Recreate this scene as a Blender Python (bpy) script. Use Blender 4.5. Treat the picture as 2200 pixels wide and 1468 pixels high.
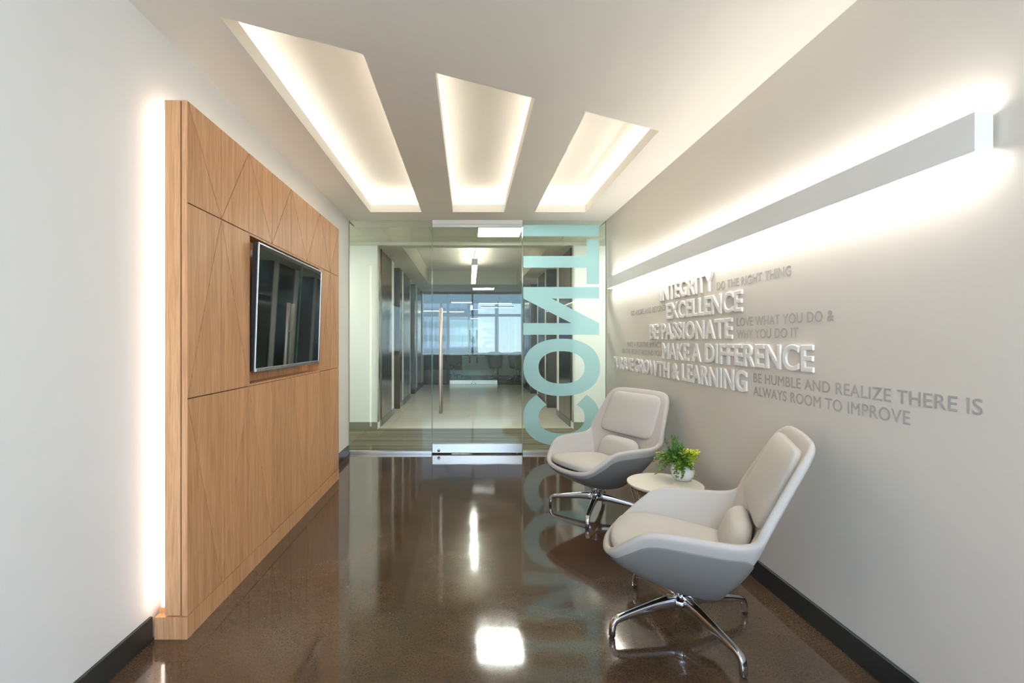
import bpy, bmesh, math, random
from mathutils import Vector, Matrix
random.seed(7)
for o in list(bpy.data.objects):
    bpy.data.objects.remove(o, do_unlink=True)
SC = bpy.context.scene
C = SC.collection
PI = math.pi

# ------------------------------------------------------------------ camera
HC = 1.31
cam = bpy.data.cameras.new('camera')
cam.sensor_width = 36.0
cam.lens = 1039.0 / 2200.0 * 36.0
cam.shift_x = (1100 - 1008) / 2200.0
cam.shift_y = (732 - 734) / 2200.0
cam.clip_end = 2000
co = bpy.data.objects.new('camera', cam)
co.location = (0, 0, HC)
co.rotation_euler = (PI / 2, 0, 0)
C.objects.link(co)
SC.camera = co

# ------------------------------------------------------------------ world, exposure
SC.view_settings.view_transform = 'Standard'
SC.view_settings.look = 'None'
SC.view_settings.gamma = 1.0
SC.view_settings.use_curve_mapping = False
SC.view_settings.exposure = 1.1
SC.cycles.max_bounces = 14
SC.cycles.diffuse_bounces = 6
SC.cycles.glossy_bounces = 6
SC.cycles.transparent_max_bounces = 24
SC.cycles.caustics_reflective = False
SC.cycles.caustics_refractive = False
SC.cycles.sample_clamp_indirect = 6.0

SKY = 4.7
wd = bpy.data.worlds.new('sky')
SC.world = wd
wd.use_nodes = True
nt = wd.node_tree
nt.nodes.clear()
wo = nt.nodes.new('ShaderNodeOutputWorld')
bg = nt.nodes.new('ShaderNodeBackground')
tc = nt.nodes.new('ShaderNodeTexCoord')
sp = nt.nodes.new('ShaderNodeSeparateXYZ')
mr = nt.nodes.new('ShaderNodeMapRange')
mr.inputs[1].default_value = -0.05
mr.inputs[2].default_value = 0.45
rp = nt.nodes.new('ShaderNodeValToRGB')
e = rp.color_ramp.elements
e[0].position = 0.0
e[0].color = (0.66, 0.85, 1.0, 1)
e[1].position = 1.0
e[1].color = (0.28, 0.54, 1.0, 1)
m_ = rp.color_ramp.elements.new(0.3)
m_.color = (0.52, 0.77, 1.0, 1)
nt.links.new(tc.outputs['Generated'], sp.inputs[0])
nt.links.new(sp.outputs['Z'], mr.inputs[0])
nt.links.new(mr.outputs[0], rp.inputs[0])
nt.links.new(rp.outputs[0], bg.inputs[0])
bg.inputs[1].default_value = SKY
nt.links.new(bg.outputs[0], wo.inputs[0])

# key brightness numbers of the lamps, the added rear panel among them
E_SLOT, E_BAR_UP, E_BAR_DN, E_PANEL = 6.0, 10.0, 12.5, 3.3
E_TROFFER, E_PENDANT, E_LOBBY, E_OFFICE = 20.5, 15.0, 12.5, 3.3
E_REAR = 48.0
WARM = (1.0, 0.90, 0.76)
NEUT = (1.0, 0.965, 0.91)


def portal(name, loc, rot, sx, sy):
    l = bpy.data.lights.new(name, 'AREA')
    l.shape = 'RECTANGLE'
    l.size, l.size_y = sx, sy
    l.cycles.is_portal = True
    o = bpy.data.objects.new(name, l)
    o.location, o.rotation_euler = loc, rot
    C.objects.link(o)


portal('window_portal', (0.1, -2.54, 1.77), (PI / 2, 0, 0), 2.9, 1.74)
portal('office_portal', (0.0, 21.9, 1.85), (-PI / 2, 0, 0), 9.0, 2.4)


# ------------------------------------------------------------------ materials
def mat(name):
    m = bpy.data.materials.new(name)
    m.use_nodes = True
    n = m.node_tree.nodes
    return m, m.node_tree, n['Principled BSDF']


def plain(name, col, rough=0.5, metal=0.0, coat=0.0, spec=0.5, noise=0.0, nscale=40, bump=0.0, bscale=200):
    m, t, b = mat(name)
    b.inputs['Base Color'].default_value = (*col, 1)
    b.inputs['Roughness'].default_value = rough
    b.inputs['Metallic'].default_value = metal
    b.inputs['Coat Weight'].default_value = coat
    b.inputs['Specular IOR Level'].default_value = spec
    tcn = t.nodes.new('ShaderNodeTexCoord')
    if noise:
        nz = t.nodes.new('ShaderNodeTexNoise')
        nz.inputs['Scale'].default_value = nscale
        nz.inputs['Detail'].default_value = 4
        r = t.nodes.new('ShaderNodeValToRGB')
        r.color_ramp.elements[0].position = 0.3
        r.color_ramp.elements[1].position = 0.7
        r.color_ramp.elements[0].color = (*[c * (1 - noise) for c in col], 1)
        r.color_ramp.elements[1].color = (*[min(1, c * (1 + noise)) for c in col], 1)
        t.links.new(tcn.outputs['Object'], nz.inputs['Vector'])
        t.links.new(nz.outputs['Fac'], r.inputs[0])
        t.links.new(r.outputs[0], b.inputs['Base Color'])
    if bump:
        nb = t.nodes.new('ShaderNodeTexNoise')
        nb.inputs['Scale'].default_value = bscale
        nb.inputs['Detail'].default_value = 3
        bp = t.nodes.new('ShaderNodeBump')
        bp.inputs['Strength'].default_value = bump
        bp.inputs['Distance'].default_value = 0.002
        t.links.new(tcn.outputs['Object'], nb.inputs['Vector'])
        t.links.new(nb.outputs['Fac'], bp.inputs['Height'])
        t.links.new(bp.outputs[0], b.inputs['Normal'])
    return m


def emit(name, col, strength):
    m, t, b = mat(name)
    b.inputs['Base Color'].default_value = (0.9, 0.9, 0.9, 1)
    b.inputs['Emission Color'].default_value = (*col, 1)
    b.inputs['Emission Strength'].default_value = strength
    return m


def glass(name, tint, refl=1.0):
    m = bpy.data.materials.new(name)
    m.use_nodes = True
    t = m.node_tree
    t.nodes.clear()
    out = t.nodes.new('ShaderNodeOutputMaterial')
    tr = t.nodes.new('ShaderNodeBsdfTransparent')
    tr.inputs[0].default_value = (*tint, 1)
    gl = t.nodes.new('ShaderNodeBsdfGlossy')
    gl.inputs['Roughness'].default_value = 0.0
    gl.inputs[0].default_value = (0.95, 1.0, 0.97, 1)
    lw = t.nodes.new('ShaderNodeLayerWeight')
    lw.inputs[0].default_value = 0.5
    pw = t.nodes.new('ShaderNodeMath')
    pw.operation = 'POWER'
    pw.inputs[1].default_value = 5
    ml = t.nodes.new('ShaderNodeMath')
    ml.operation = 'MULTIPLY_ADD'
    ml.inputs[1].default_value = 0.93 * refl
    ml.inputs[2].default_value = 0.020 * refl
    mx = t.nodes.new('ShaderNodeMixShader')
    t.links.new(lw.outputs['Facing'], pw.inputs[0])
    t.links.new(pw.outputs[0], ml.inputs[0])
    t.links.new(ml.outputs[0], mx.inputs[0])
    t.links.new(tr.outputs[0], mx.inputs[1])
    t.links.new(gl.outputs[0], mx.inputs[2])
    t.links.new(mx.outputs[0], out.inputs[0])
    return m


def wood(name, c0, c1, axis='Z'):
    m, t, b = mat(name)
    tcn = t.nodes.new('ShaderNodeTexCoord')
    ge = t.nodes.new('ShaderNodeNewGeometry')
    cm = t.nodes.new('ShaderNodeVectorMath')
    cm.operation = 'MULTIPLY_ADD'
    mp = t.nodes.new('ShaderNodeMapping')
    mp.inputs['Scale'].default_value = {'Z': (16, 16, 0.55), 'Y': (16, 0.55, 16)}[axis]
    cb = t.nodes.new('ShaderNodeCombineXYZ')
    ra = t.nodes.new('ShaderNodeMath')
    ra.operation = 'MULTIPLY'
    ra.inputs[1].default_value = 37.0
    t.links.new(ge.outputs['Random Per Island'], ra.inputs[0])
    for i in range(3):
        t.links.new(ra.outputs[0], cb.inputs[i])
    t.links.new(tcn.outputs['Object'], mp.inputs[0])
    cm.inputs[1].default_value = (1, 1, 1)
    t.links.new(mp.outputs[0], cm.inputs[0])
    t.links.new(cb.outputs[0], cm.inputs[2])
    n1 = t.nodes.new('ShaderNodeTexNoise')
    n1.inputs['Scale'].default_value = 1.6
    n1.inputs['Detail'].default_value = 7
    n1.inputs['Roughness'].default_value = 0.72
    n1.inputs['Distortion'].default_value = 0.5
    t.links.new(cm.outputs[0], n1.inputs['Vector'])
    n2 = t.nodes.new('ShaderNodeTexNoise')
    n2.inputs['Scale'].default_value = 11
    n2.inputs['Detail'].default_value = 4
    t.links.new(cm.outputs[0], n2.inputs['Vector'])
    r = t.nodes.new('ShaderNodeValToRGB')
    r.color_ramp.elements[0].position = 0.32
    r.color_ramp.elements[1].position = 0.68
    r.color_ramp.elements[0].color = (*c0, 1)
    r.color_ramp.elements[1].color = (*c1, 1)
    t.links.new(n1.outputs['Fac'], r.inputs[0])
    r2 = t.nodes.new('ShaderNodeValToRGB')
    r2.color_ramp.elements[0].position = 0.35
    r2.color_ramp.elements[1].position = 0.6
    r2.color_ramp.elements[0].color = (0.80, 0.77, 0.74, 1)
    r2.color_ramp.elements[1].color = (1, 1, 1, 1)
    t.links.new(n2.outputs['Fac'], r2.inputs[0])
    mx = t.nodes.new('ShaderNodeMixRGB')
    mx.blend_type = 'MULTIPLY'
    mx.inputs[0].default_value = 1.0
    t.links.new(r.outputs[0], mx.inputs[1])
    t.links.new(r2.outputs[0], mx.inputs[2])
    hs = t.nodes.new('ShaderNodeHueSaturation')
    mr_ = t.nodes.new('ShaderNodeMapRange')
    mr_.inputs[3].default_value = 0.94
    mr_.inputs[4].default_value = 1.06
    t.links.new(ge.outputs['Random Per Island'], mr_.inputs[0])
    t.links.new(mr_.outputs[0], hs.inputs['Value'])
    t.links.new(mx.outputs[0], hs.inputs['Color'])
    t.links.new(hs.outputs[0], b.inputs['Base Color'])
    b.inputs['Roughness'].default_value = 0.42
    b.inputs['Specular IOR Level'].default_value = 0.35
    return m


def concrete():
    m, t, b = mat('polished_concrete')
    tcn = t.nodes.new('ShaderNodeTexCoord')

    def nz(s, d, ro=0.6, di=0.0):
        n = t.nodes.new('ShaderNodeTexNoise')
        n.inputs['Scale'].default_value = s
        n.inputs['Detail'].default_value = d
        n.inputs['Roughness'].default_value = ro
        n.inputs['Distortion'].default_value = di
        t.links.new(tcn.outputs['Object'], n.inputs['Vector'])
        return n

    def ramp(n, stops):
        r = t.nodes.new('ShaderNodeValToRGB')
        el = r.color_ramp.elements
        el[0].position, el[0].color = stops[0][0], (*stops[0][1], 1)
        el[1].position, el[1].color = stops[-1][0], (*stops[-1][1], 1)
        for p, c in stops[1:-1]:
            x = el.new(p)
            x.color = (*c, 1)
        t.links.new(n.outputs['Fac'], r.inputs[0])
        return r
    big = ramp(nz(1.3, 6, 0.62, 0.6), [(0.3, (0.052, 0.030, 0.017)), (0.5, (0.086, 0.050, 0.028)), (0.72, (0.128, 0.078, 0.045))])
    fine = ramp(nz(130, 4, 0.75), [(0.34, (0.48, 0.45, 0.40)), (0.5, (1, 1, 1)), (0.68, (1.5, 1.45, 1.4))])
    mx = t.nodes.new('ShaderNodeMixRGB')
    mx.blend_type = 'MULTIPLY'
    mx.inputs[0].default_value = 0.8
    t.links.new(big.outputs[0], mx.inputs[1])
    t.links.new(fine.outputs[0], mx.inputs[2])
    vo = t.nodes.new('ShaderNodeTexVoronoi')
    vo.inputs['Scale'].default_value = 38
    t.links.new(tcn.outputs['Object'], vo.inputs['Vector'])
    rv = t.nodes.new('ShaderNodeValToRGB')
    rv.color_ramp.elements[0].position = 0.05
    rv.color_ramp.elements[0].color = (0.5, 0.5, 0.5, 1)
    rv.color_ramp.elements[1].position = 0.09
    rv.color_ramp.elements[1].color = (0, 0, 0, 1)
    t.links.new(vo.outputs['Distance'], rv.inputs[0])
    m2 = t.nodes.new('ShaderNodeMixRGB')
    m2.inputs[2].default_value = (0.055, 0.035, 0.024, 1)
    t.links.new(rv.outputs[0], m2.inputs[0])
    t.links.new(mx.outputs[0], m2.inputs[1])
    t.links.new(m2.outputs[0], b.inputs['Base Color'])
    b.inputs['Roughness'].default_value = 0.07
    b.inputs['Specular IOR Level'].default_value = 1.0
    rr = t.nodes.new('ShaderNodeMapRange')
    rr.inputs[1].default_value = 0.35
    rr.inputs[2].default_value = 0.7
    rr.inputs[3].default_value = 0.045
    rr.inputs[4].default_value = 0.11
    t.links.new(nz(3.5, 5, 0.65, 0.4).outputs['Fac'], rr.inputs[0])
    t.links.new(rr.outputs[0], b.inputs['Roughness'])
    nb = nz(2.2, 2, 0.5)
    bp = t.nodes.new('ShaderNodeBump')
    bp.inputs['Strength'].default_value = 0.10
    bp.inputs['Distance'].default_value = 0.012
    t.links.new(nb.outputs['Fac'], bp.inputs['Height'])
    t.links.new(bp.outputs[0], b.inputs['Normal'])
    return m


def carpet_stripes():
    m, t, b = mat('striped_carpet')
    tcn = t.nodes.new('ShaderNodeTexCoord')
    mp = t.nodes.new('ShaderNodeMapping')
    mp.inputs['Scale'].default_value = (0.25, 22, 1)
    n = t.nodes.new('ShaderNodeTexNoise')
    n.inputs['Scale'].default_value = 1.0
    n.inputs['Detail'].default_value = 5
    n.inputs['Roughness'].default_value = 0.75
    r = t.nodes.new('ShaderNodeValToRGB')
    r.color_ramp.elements[0].position = 0.38
    r.color_ramp.elements[0].color = (0.018, 0.017, 0.014, 1)
    r.color_ramp.elements[1].position = 0.60
    r.color_ramp.elements[1].color = (0.19, 0.17, 0.10, 1)
    mid = r.color_ramp.elements.new(0.5)
    mid.color = (0.095, 0.08, 0.045, 1)
    t.links.new(tcn.outputs['Object'], mp.inputs[0])
    t.links.new(mp.outputs[0], n.inputs['Vector'])
    t.links.new(n.outputs['Fac'], r.inputs[0])
    t.links.new(r.outputs[0], b.inputs['Base Color'])
    b.inputs['Roughness'].default_value = 0.95
    return m


def tile_floor():
    m, t, b = mat('pale_floor_tile')
    tcn = t.nodes.new('ShaderNodeTexCoord')
    br = t.nodes.new('ShaderNodeTexBrick')
    br.offset = 0.0
    br.inputs['Color1'].default_value = (0.60, 0.54, 0.42, 1)
    br.inputs['Color2'].default_value = (0.63, 0.57, 0.45, 1)
    br.inputs['Mortar'].default_value = (0.50, 0.45, 0.36, 1)
    br.inputs['Scale'].default_value = 1.0
    br.inputs['Mortar Size'].default_value = 0.003
    br.inputs['Brick Width'].default_value = 1.2
    br.inputs['Row Height'].default_value = 0.6
    t.links.new(tcn.outputs['Object'], br.inputs['Vector'])
    t.links.new(br.outputs['Color'], b.inputs['Base Color'])
    b.inputs['Roughness'].default_value = 0.24
    b.inputs['Specular IOR Level'].default_value = 0.3
    return m


def frosted():
    m = bpy.data.materials.new('frosted_vinyl')
    m.use_nodes = True
    t = m.node_tree
    t.nodes.clear()
    out = t.nodes.new('ShaderNodeOutputMaterial')
    tr = t.nodes.new('ShaderNodeBsdfTransparent')
    tr.inputs[0].default_value = (0.80, 0.95, 0.95, 1)
    d = t.nodes.new('ShaderNodeBsdfDiffuse')
    d.inputs[0].default_value = (0.56, 0.78, 0.82, 1)
    l = t.nodes.new('ShaderNodeBsdfTranslucent')
    l.inputs[0].default_value = (0.70, 0.90, 0.94, 1)
    a = t.nodes.new('ShaderNodeMixShader')
    a.inputs[0].default_value = 0.55
    c = t.nodes.new('ShaderNodeMixShader')
    c.inputs[0].default_value = 0.60
    t.links.new(d.outputs[0], a.inputs[1])
    t.links.new(l.outputs[0], a.inputs[2])
    t.links.new(tr.outputs[0], c.inputs[1])
    t.links.new(a.outputs[0], c.inputs[2])
    t.links.new(c.outputs[0], out.inputs[0])
    return m


def tower_mat():
    m, t, b = mat('tower_facade')
    tcn = t.nodes.new('ShaderNodeTexCoord')
    sx = t.nodes.new('ShaderNodeSeparateXYZ')
    t.links.new(tcn.outputs['Object'], sx.inputs[0])
    w = t.nodes.new('ShaderNodeMath')
    w.operation = 'PINGPONG'
    w.inputs[1].default_value = 1.68
    t.links.new(sx.outputs['Z'], w.inputs[0])
    r = t.nodes.new('ShaderNodeValToRGB')
    r.color_ramp.interpolation = 'CONSTANT'
    r.color_ramp.elements[0].color = (0.02, 0.08, 0.15, 1)
    r.color_ramp.elements[1].position = 0.84
    r.color_ramp.elements[1].color = (0.40, 0.41, 0.55, 1)
    t.links.new(w.outputs[0], r.inputs[0])
    mp = t.nodes.new('ShaderNodeMapping')
    mp.inputs['Scale'].default_value = (0.55, 0.05, 0.05)
    t.links.new(tcn.outputs['Object'], mp.inputs[0])
    n = t.nodes.new('ShaderNodeTexNoise')
    n.inputs['Scale'].default_value = 3
    t.links.new(mp.outputs[0], n.inputs['Vector'])
    r2 = t.nodes.new('ShaderNodeValToRGB')
    r2.color_ramp.elements[0].color = (0.72, 0.72, 0.72, 1)
    r2.color_ramp.elements[0].position = 0.42
    r2.color_ramp.elements[1].position = 0.55
    t.links.new(n.outputs['Fac'], r2.inputs[0])
    mx = t.nodes.new('ShaderNodeMixRGB')
    mx.blend_type = 'MULTIPLY'
    mx.inputs[0].default_value = 1
    t.links.new(r.outputs[0], mx.inputs[1])
    t.links.new(r2.outputs[0], mx.inputs[2])
    t.links.new(mx.outputs[0], b.inputs['Base Color'])
    b.inputs['Roughness'].default_value = 0.6
    return m


M = {
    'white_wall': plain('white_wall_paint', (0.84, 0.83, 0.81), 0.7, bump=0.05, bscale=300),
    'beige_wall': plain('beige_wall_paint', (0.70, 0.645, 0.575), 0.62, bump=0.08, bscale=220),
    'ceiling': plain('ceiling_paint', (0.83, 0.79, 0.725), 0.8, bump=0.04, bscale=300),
    'cove': plain('cove_paint', (0.80, 0.77, 0.70), 0.75),
    'lobby_wall': plain('lobby_wall_paint', (0.80, 0.81, 0.78), 0.7),
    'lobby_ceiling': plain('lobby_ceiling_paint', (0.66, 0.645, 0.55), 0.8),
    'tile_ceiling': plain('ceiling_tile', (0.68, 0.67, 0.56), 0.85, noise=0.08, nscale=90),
    'base_dark': plain('dark_rubber_base', (0.022, 0.024, 0.022), 0.32),
    'base_green': plain('grey_green_base', (0.20, 0.205, 0.155), 0.55),
    'floor': concrete(),
    'carpet': carpet_stripes(),
    'tile': tile_floor(),
    'office_carpet': plain('office_carpet', (0.19, 0.145, 0.10), 0.95, noise=0.25, nscale=60),
    'wood': wood('oak_veneer', (0.60, 0.30, 0.133), (0.80, 0.458, 0.237)),
    'wood_dark': plain('groove_wood', (0.10, 0.050, 0.024), 0.6, noise=0.2, nscale=30),
    'glass': glass('clear_glass', (0.945, 0.985, 0.962)),
    'glass_edge': plain('green_glass_edge', (0.22, 0.36, 0.28), 0.15),
    'pane': glass('window_glass', (0.30, 0.28, 0.275)),
    'frost': frosted(),
    'steel': plain('brushed_steel', (0.70, 0.67, 0.62), 0.30, metal=1.0, bump=0.02, bscale=600),
    'lobby_steel': plain('brown_stainless_steel', (0.36, 0.32, 0.27), 0.20, metal=1.0),
    'lobby_steel_dark': plain('dark_stainless_steel', (0.21, 0.19, 0.16), 0.22, metal=1.0),
    'steel_trim': plain('pale_steel_trim', (0.66, 0.62, 0.52), 0.25, metal=1.0),
    'chrome': plain('polished_aluminium', (0.66, 0.66, 0.68), 0.07, metal=1.0),
    'chrome_dark': plain('dark_chrome', (0.42, 0.38, 0.34), 0.12, metal=1.0),
    'screen': plain('tv_screen', (0.004, 0.005, 0.006), 0.02, spec=0.9, coat=0.6),
    'tv_silver': plain('tv_silver', (0.62, 0.65, 0.70), 0.25, metal=0.9),
    'tv_black': plain('tv_black', (0.01, 0.01, 0.012), 0.4),
    'fabric': plain('grey_wool_fabric', (0.50, 0.465, 0.425), 0.85, noise=0.03, nscale=300, bump=0.2, bscale=900),
    'cushion': plain('grey_wool_cushion', (0.52, 0.485, 0.44), 0.85, noise=0.03, nscale=300, bump=0.2, bscale=900),
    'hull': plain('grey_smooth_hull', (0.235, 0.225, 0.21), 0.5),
    'white_lam': plain('warm_white_laminate', (0.70, 0.665, 0.56), 0.4),
    'ceramic': plain('white_ceramic', (0.86, 0.86, 0.86), 0.3),
    'soil': plain('soil', (0.03, 0.02, 0.012), 0.9),
    'leaf': plain('ivy_leaf', (0.16, 0.29, 0.025), 0.5, noise=0.35, nscale=40),
    'leaf_lime': plain('lime_leaf', (0.60, 0.66, 0.02), 0.5, noise=0.3, nscale=50),
    'leaf_spike': plain('spiky_leaf', (0.07, 0.20, 0.025), 0.5, noise=0.35, nscale=50),
    'stem': plain('red_stem', (0.20, 0.07, 0.05), 0.6),
    'white_metal': plain('white_powder_coat', (0.80, 0.79, 0.77), 0.4),
    'vinyl': plain('grey_wall_vinyl', (0.42, 0.395, 0.37), 0.5),
    'letter': plain('white_acrylic_letter', (0.84, 0.81, 0.76), 0.35),
    'led_slot': emit('slot_led', NEUT, E_SLOT),
    'led_up': emit('bar_upper_lens', NEUT, E_BAR_UP),
    'led_dn': emit('bar_lower_lens', NEUT, E_BAR_DN),
    'led_panel': emit('panel_led', WARM, E_PANEL),
    'led_panel_top': emit('panel_top_led', WARM, E_PANEL * 1.1),
    'added_rear_lens': emit('added_panel_lens', (1, 0.98, 0.96), E_REAR),
    'troffer': emit('troffer_lens', (1, 0.97, 0.92), E_TROFFER),
    'pendant': emit('pendant_lens', (1, 0.97, 0.92), E_PENDANT),
    'led_lobby': emit('coffer_led', (1, 0.94, 0.82), E_LOBBY),
    'office_led': emit('office_lamp_lens', (0.95, 0.98, 0.92), E_OFFICE),
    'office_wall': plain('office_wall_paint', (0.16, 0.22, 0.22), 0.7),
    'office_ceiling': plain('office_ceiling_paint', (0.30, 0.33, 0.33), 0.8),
    'frame_dark': plain('dark_window_frame', (0.055, 0.08, 0.085), 0.4),
    'bronze': plain('grey_brown_mullion', (0.06, 0.055, 0.045), 0.45),
    'desk': plain('white_desk_laminate', (0.72, 0.78, 0.72), 0.4),
    'shell': plain('grey_moulded_shell', (0.30, 0.34, 0.32), 0.5),
    'olive': plain('olive_shell', (0.22, 0.19, 0.02), 0.5),
    'black': plain('black_plastic', (0.015, 0.017, 0.018), 0.45),
    'tower': tower_mat(),
    'ground': plain('hazy_city_ground', (0.30, 0.46, 0.58), 0.9, noise=0.5, nscale=0.05),
}


# ------------------------------------------------------------------ mesh helpers
class MB:
    def __init__(s):
        s.v, s.f, s.sm = [], [], []

    def add(s, vs, fs, smooth=False):
        k = len(s.v)
        s.v += [tuple(v) for v in vs]
        s.f += [tuple(i + k for i in f) for f in fs]
        s.sm += [smooth] * len(fs)
        return s

    def box(s, x0, x1, y0, y1, z0, z1):
        x0, x1 = min(x0, x1), max(x0, x1)
        y0, y1 = min(y0, y1), max(y0, y1)
        z0, z1 = min(z0, z1), max(z0, z1)
        vs = [(x, y, z) for z in (z0, z1) for y in (y0, y1) for x in (x0, x1)]
        return s.add(vs, [(0, 2, 3, 1), (4, 5, 7, 6), (0, 1, 5, 4), (2, 6, 7, 3), (0, 4, 6, 2), (1, 3, 7, 5)])

    def prism(s, poly, h0, h1, fn):
        """poly: list of 2D points; fn(u, v, h) -> 3D"""
        n = len(poly)
        vs = [fn(u, v, h0) for u, v in poly] + [fn(u, v, h1) for u, v in poly]
        fs = [tuple(range(n))[::-1], tuple(range(n, 2 * n))]
        fs += [(i, (i + 1) % n, n + (i + 1) % n, n + i) for i in range(n)]
        return s.add(vs, fs)

    def tube(s, pts, r, n=10, caps=True, smooth=True, prof=None):
        """sweep a round (or prof) section along pts; r may be a list"""
        P = [Vector(p) for p in pts]
        rr = r if isinstance(r, (list, tuple)) else [r] * len(P)
        up = Vector((0, 0, 1))
        rings = []
        prev = None
        for i, p in enumerate(P):
            d = (P[min(i + 1, len(P) - 1)] - P[max(i - 1, 0)]).normalized()
            if prev is None:
                a = up if abs(d.z) < 0.9 else Vector((1, 0, 0))
                x = d.cross(a).normalized()
            else:
                x = (prev - d * prev.dot(d)).normalized()
            y = x.cross(d).normalized()
            prev = x
            ring = []
            if prof is None:
                for k in range(n):
                    a = 2 * PI * k / n
                    ring.append(p + (x * math.cos(a) + y * math.sin(a)) * rr[i])
            else:
                for (u, v) in prof:
                    q = rr[i]
                    q = q if isinstance(q, tuple) else (q, q)
                    ring.append(p + x * u * q[0] + y * v * q[1])
            rings.append(ring)
        m = len(rings[0])
        vs = [v for ring in rings for v in ring]
        fs = []
        for i in range(len(rings) - 1):
            for k in range(m):
                fs.append((i * m + k, i * m + (k + 1) % m, (i + 1) * m + (k + 1) % m, (i + 1) * m + k))
        if caps:
            fs.append(tuple(range(m))[::-1])
            fs.append(tuple((len(rings) - 1) * m + k for k in range(m)))
        return s.add(vs, fs, smooth)

    def lathe(s, prof, cx=0, cy=0, n=32, smooth=True, sx=1, sy=1):
        vs, fs = [], []
        for (r, z) in prof:
            for k in range(n):
                a = 2 * PI * k / n
                vs.append((cx + r * sx * math.cos(a), cy + r * sy * math.sin(a), z))
        for i in range(len(prof) - 1):
            for k in range(n):
                fs.append((i * n + k, i * n + (k + 1) % n, (i + 1) * n + (k + 1) % n, (i + 1) * n + k))
        fs.append(tuple(range(n))[::-1])
        fs.append(tuple((len(prof) - 1) * n + k for k in range(n)))
        return s.add(vs, fs, smooth)

    def build(s, name, material, parent=None, bevel=0.0, sub=0, seg=2):
        me = bpy.data.meshes.new(name)
        me.from_pydata(s.v, [], s.f)
        for p, sm in zip(me.polygons, s.sm):
            p.use_smooth = sm
        bm = bmesh.new()
        bm.from_mesh(me)
        bmesh.ops.recalc_face_normals(bm, faces=bm.faces)
        bm.to_mesh(me)
        bm.free()
        me.materials.append(material)
        o = bpy.data.objects.new(name, me)
        C.objects.link(o)
        if parent is not None:
            o.parent = parent
        if bevel:
            b = o.modifiers.new('bevel', 'BEVEL')
            b.width = bevel
            b.segments = seg
            b.limit_method = 'ANGLE'
            b.harden_normals = False
        if sub:
            q = o.modifiers.new('sub', 'SUBSURF')
            q.levels = q.render_levels = sub
        return o


def tag(o, label=None, cat=None, group=None, kind=None):
    if label:
        o['label'] = label
    if cat:
        o['category'] = cat
    if group:
        o['group'] = group
    if kind:
        o['kind'] = kind
    return o


def empty(name, loc, rz=0.0, **k):
    o = bpy.data.objects.new(name, None)
    o.empty_display_size = 0.1
    o.location = loc
    o.rotation_euler = (0, 0, rz)
    C.objects.link(o)
    return tag(o, **k)


def box(name, m, x0, x1, y0, y1, z0, z1, parent=None, bevel=0.0, **k):
    if parent is not None:
        px, py, pz = parent.location
        x0, x1, y0, y1, z0, z1 = x0 - px, x1 - px, y0 - py, y1 - py, z0 - pz, z1 - pz
    o = MB().box(x0, x1, y0, y1, z0, z1).build(name, m, parent, bevel)
    return tag(o, **k)


def copy_tree(o, parent=None):
    c = o.copy()
    C.objects.link(c)
    if parent is not None:
        c.parent = parent
    for ch in list(o.children):
        copy_tree(ch, c)
    return c


# ------------------------------------------------------------------ the room shell
XL, XR, ZC = -1.395, 1.587, 2.703
YB, YG = -2.6, 5.6
Y_SOF = 5.9
ST = 'structure'
box('floor', M['floor'], -2.6, 2.6, YB - 0.3, 5.62, -0.12, 0, label='polished brown concrete floor of the reception room', cat='floor', kind=ST)
box('floor_carpet', M['carpet'], -4.6, 4.6, 5.62, 7.2, -0.12, 0.002, label='striped olive carpet strip just beyond the glass wall', cat='floor', kind=ST)
box('floor_tile', M['tile'], -1.9, 2.1, 7.2, 14.36, -0.12, 0.0, label='pale polished tile floor of the lift lobby', cat='floor', kind=ST)
box('floor_office', M['office_carpet'], -8, 8, 14.36, 22.2, -0.12, 0.0, label='brown carpet floor of the office behind the lobby', cat='floor', kind=ST)
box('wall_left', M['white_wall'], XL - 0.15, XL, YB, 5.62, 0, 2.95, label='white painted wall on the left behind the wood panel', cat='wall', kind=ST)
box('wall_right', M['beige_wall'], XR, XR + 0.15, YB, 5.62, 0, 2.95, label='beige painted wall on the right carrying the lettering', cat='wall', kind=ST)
box('baseboard_left', M['base_dark'], XL, XL + 0.014, YB, 2.112, 0, 0.106, bevel=0.003, label='dark green base strip along the left wall in front of the panel', cat='baseboard', kind=ST)
box('baseboard_left_far', M['base_dark'], XL, XL + 0.014, 4.6, 5.56, 0, 0.106, bevel=0.003, label='dark base strip between wood panel and glass wall', cat='baseboard', kind=ST)
box('baseboard_right', M['base_dark'], XR - 0.016, XR, YB, 5.56, 0, 0.106, bevel=0.004, label='black base strip along the beige right wall', cat='baseboard', kind=ST)
# wall behind the camera: a large window between low and high wall strips
w = MB()
w.box(XL, XR, YB - 0.12, YB, 0, 0.90).box(XL, XR, YB - 0.12, YB, 2.64, 2.95)
tag(w.build('wall_rear', M['white_wall']), label='white wall around the large window behind the viewer', cat='wall', kind=ST)
wn = empty('window_3', (0.096, YB - 0.06, 0.90), label='large daylight window in the wall behind the viewer', cat='window', kind=ST)
f_ = MB()
for x in (XL - 0.096 + 0.03, 0.0, XR - 0.096 - 0.03):
    f_.box(x - 0.025, x + 0.025, -0.03, 0.03, 0, 1.74)
f_.build('window_frame', M['white_metal'], wn)

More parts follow.
